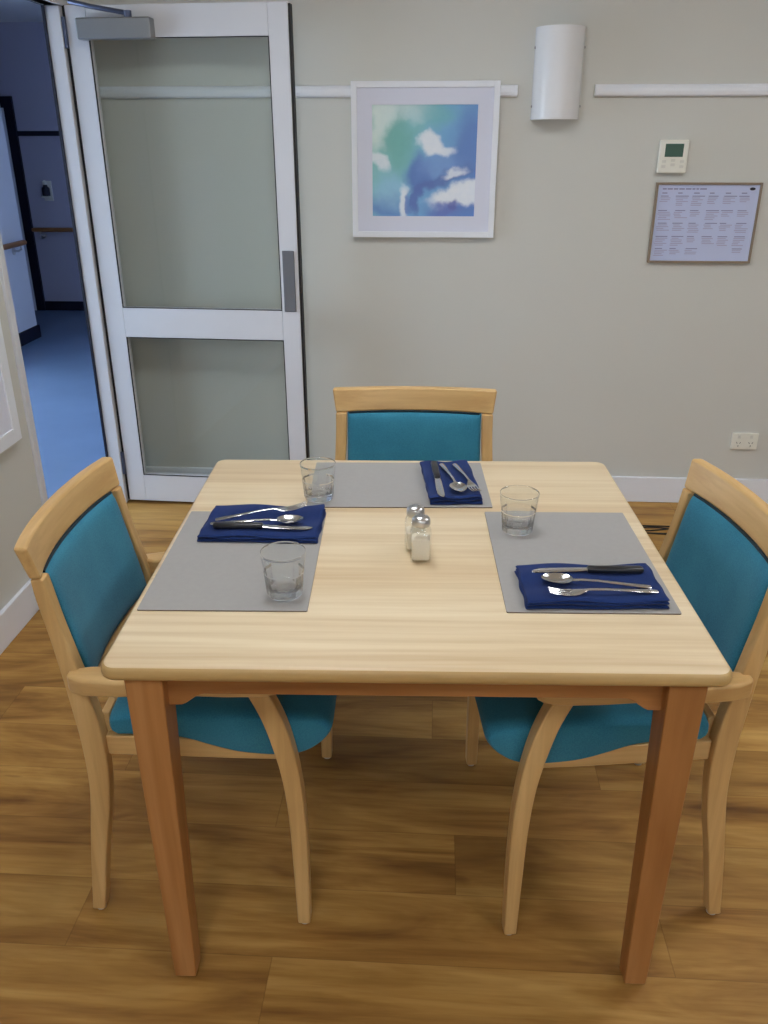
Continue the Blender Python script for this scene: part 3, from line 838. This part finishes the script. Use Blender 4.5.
# shakers
def shaker(u, v, rz, label, fill, fname):
    o = empty('shaker', tw(u, v, TZ), TA+rz, label, 'shaker', 'square glass shakers')
    bm = bmesh.new(); h = .0205
    def sq(h, z, r): return [(x, y, z) for x, y in rrect(-h, h, -h, h, r, 4)]
    def wall(ins):
        return [sq(h-.001-ins, .0006+ins, .006), sq(h-ins, .004+ins, .006), sq(h-ins, .058-ins*.3, .006), sq(h-.002-ins, .065-ins*.5, .0085), sq(.0165-ins, .071, .0155-ins), sq(.0155-ins, .078, .0148-ins)]
    rings(bm, wall(0)); obj('jar', bm, M['shakerglass'], o, smooth=True, angle=50)
    bm = bmesh.new(); g = h-.0028
    rings(bm, [sq(g-.001, .0045, .005), sq(g, .007, .005), sq(g, fill-.002, .005), sq(g-.002, fill, .005)])
    obj(fname, bm, M['salt'], o, smooth=True, angle=50)
    bm = bmesh.new(); lathe(bm, [(0, .0735), (.0175, .0735), (.0182, .075), (.0182, .0835), (.0178, .086), (.0165, .0885), (.013, .0915), (.008, .0933), (0, .094)], 36)
    cp = obj('cap', bm, M['chrome'], o, smooth=True, angle=60)
    bm = bmesh.new()
    for k in range(7):
        a = 2*PI*k/6; rr = .006 if k < 6 else 0
        lathe(bm, [(0, .0934), (.0009, .0934), (0, .0943)], 8, cx=rr*math.cos(a), cy=rr*math.sin(a))
    obj('pour_holes', bm, M['blackplastic'], cp)
    return o
shaker(.0165, .388, -.01, 'square glass salt shaker with steel cap, the one farther from the wall', .048, 'salt')
shaker(.0065, .436, .04, 'square glass shaker with steel cap, standing behind the salt shaker', .042, 'filling')

# ------------------------------------------------------------------ lights of the place
panelmat = emit('light_diffuser', (.965, .985, 1.0, 1), 15.8)
def troffer(x, y, w, d, label):
    o = empty('ceiling_light', (x, y, CZ), 0, label, 'lamp', 'ceiling light panels')
    bm = bmesh.new()
    for a, b, c, e in ((-w/2, -w/2+.02, -d/2, d/2), (w/2-.02, w/2, -d/2, d/2), (-w/2, w/2, -d/2, -d/2+.02), (-w/2, w/2, d/2-.02, d/2)): box(bm, a, b, c, e, -.02, 0)
    obj('frame', bm, M['white'], o)
    obj('diffuser', mkbox(-w/2+.02, w/2-.02, -d/2+.02, d/2-.02, -.014, -.004), panelmat, o)
for i, y in enumerate((1.95, -.3, -3.2)):
    for j, x in enumerate((-.35, 1.6)):
        troffer(x, y, .6, .6, 'square ceiling light panel %s, on the %s side' % (('over the table end', 'in the middle of the room', 'near the windows')[i], ('doorway', 'power outlet')[j]))

world = bpy.data.worlds.new('World'); bpy.context.scene.world = world; world.use_nodes = True
bg = world.node_tree.nodes['Background']; bg.inputs[0].default_value = (.68, .80, 1.0, 1); bg.inputs[1].default_value = 12.0
def portal(name, loc, rot, sx, sy):
    l = bpy.data.lights.new(name, 'AREA'); l.shape = 'RECTANGLE'; l.size = sx; l.size_y = sy
    l.cycles.is_portal = True
    o = bpy.data.objects.new(name, l); C.objects.link(o); o.location = loc; o.rotation_euler = rot
portal('window_portal', (1.5, FY-.12, 1.475), (PI/2, 0, 0), 1.2, 1.25)
portal('corridor_portal', (KX-.14, 3.6, 1.02), (PI/2, 0, -PI/2), 4.0, 1.65)

# ------------------------------------------------------------------ camera
cam = bpy.data.cameras.new('camera'); co = bpy.data.objects.new('camera', cam); C.objects.link(co)
p, y_, r_ = .4179, .0599, -.001
co.location = (0, 0, 1.4972)
Rm = Matrix.Rotation(y_, 4, 'Z') @ Matrix.Rotation(PI/2-p, 4, 'X') @ Matrix.Rotation(r_, 4, 'Z')
co.rotation_euler = Rm.to_euler()
cam.sensor_fit = 'VERTICAL'; cam.sensor_height = 36; cam.lens = 36*839.85/1024; cam.clip_start = .05
sc = bpy.context.scene; sc.camera = co
sc.view_settings.view_transform = 'Standard'; sc.view_settings.look = 'None'
sc.view_settings.exposure = 0.0; sc.view_settings.gamma = 1; sc.view_settings.use_curve_mapping = False
sc.cycles.use_denoising = True
sc.cycles.max_bounces = 14; sc.cycles.transmission_bounces = 12; sc.cycles.transparent_max_bounces = 16; sc.cycles.diffuse_bounces = 6
sc.cycles.sample_clamp_indirect = 6
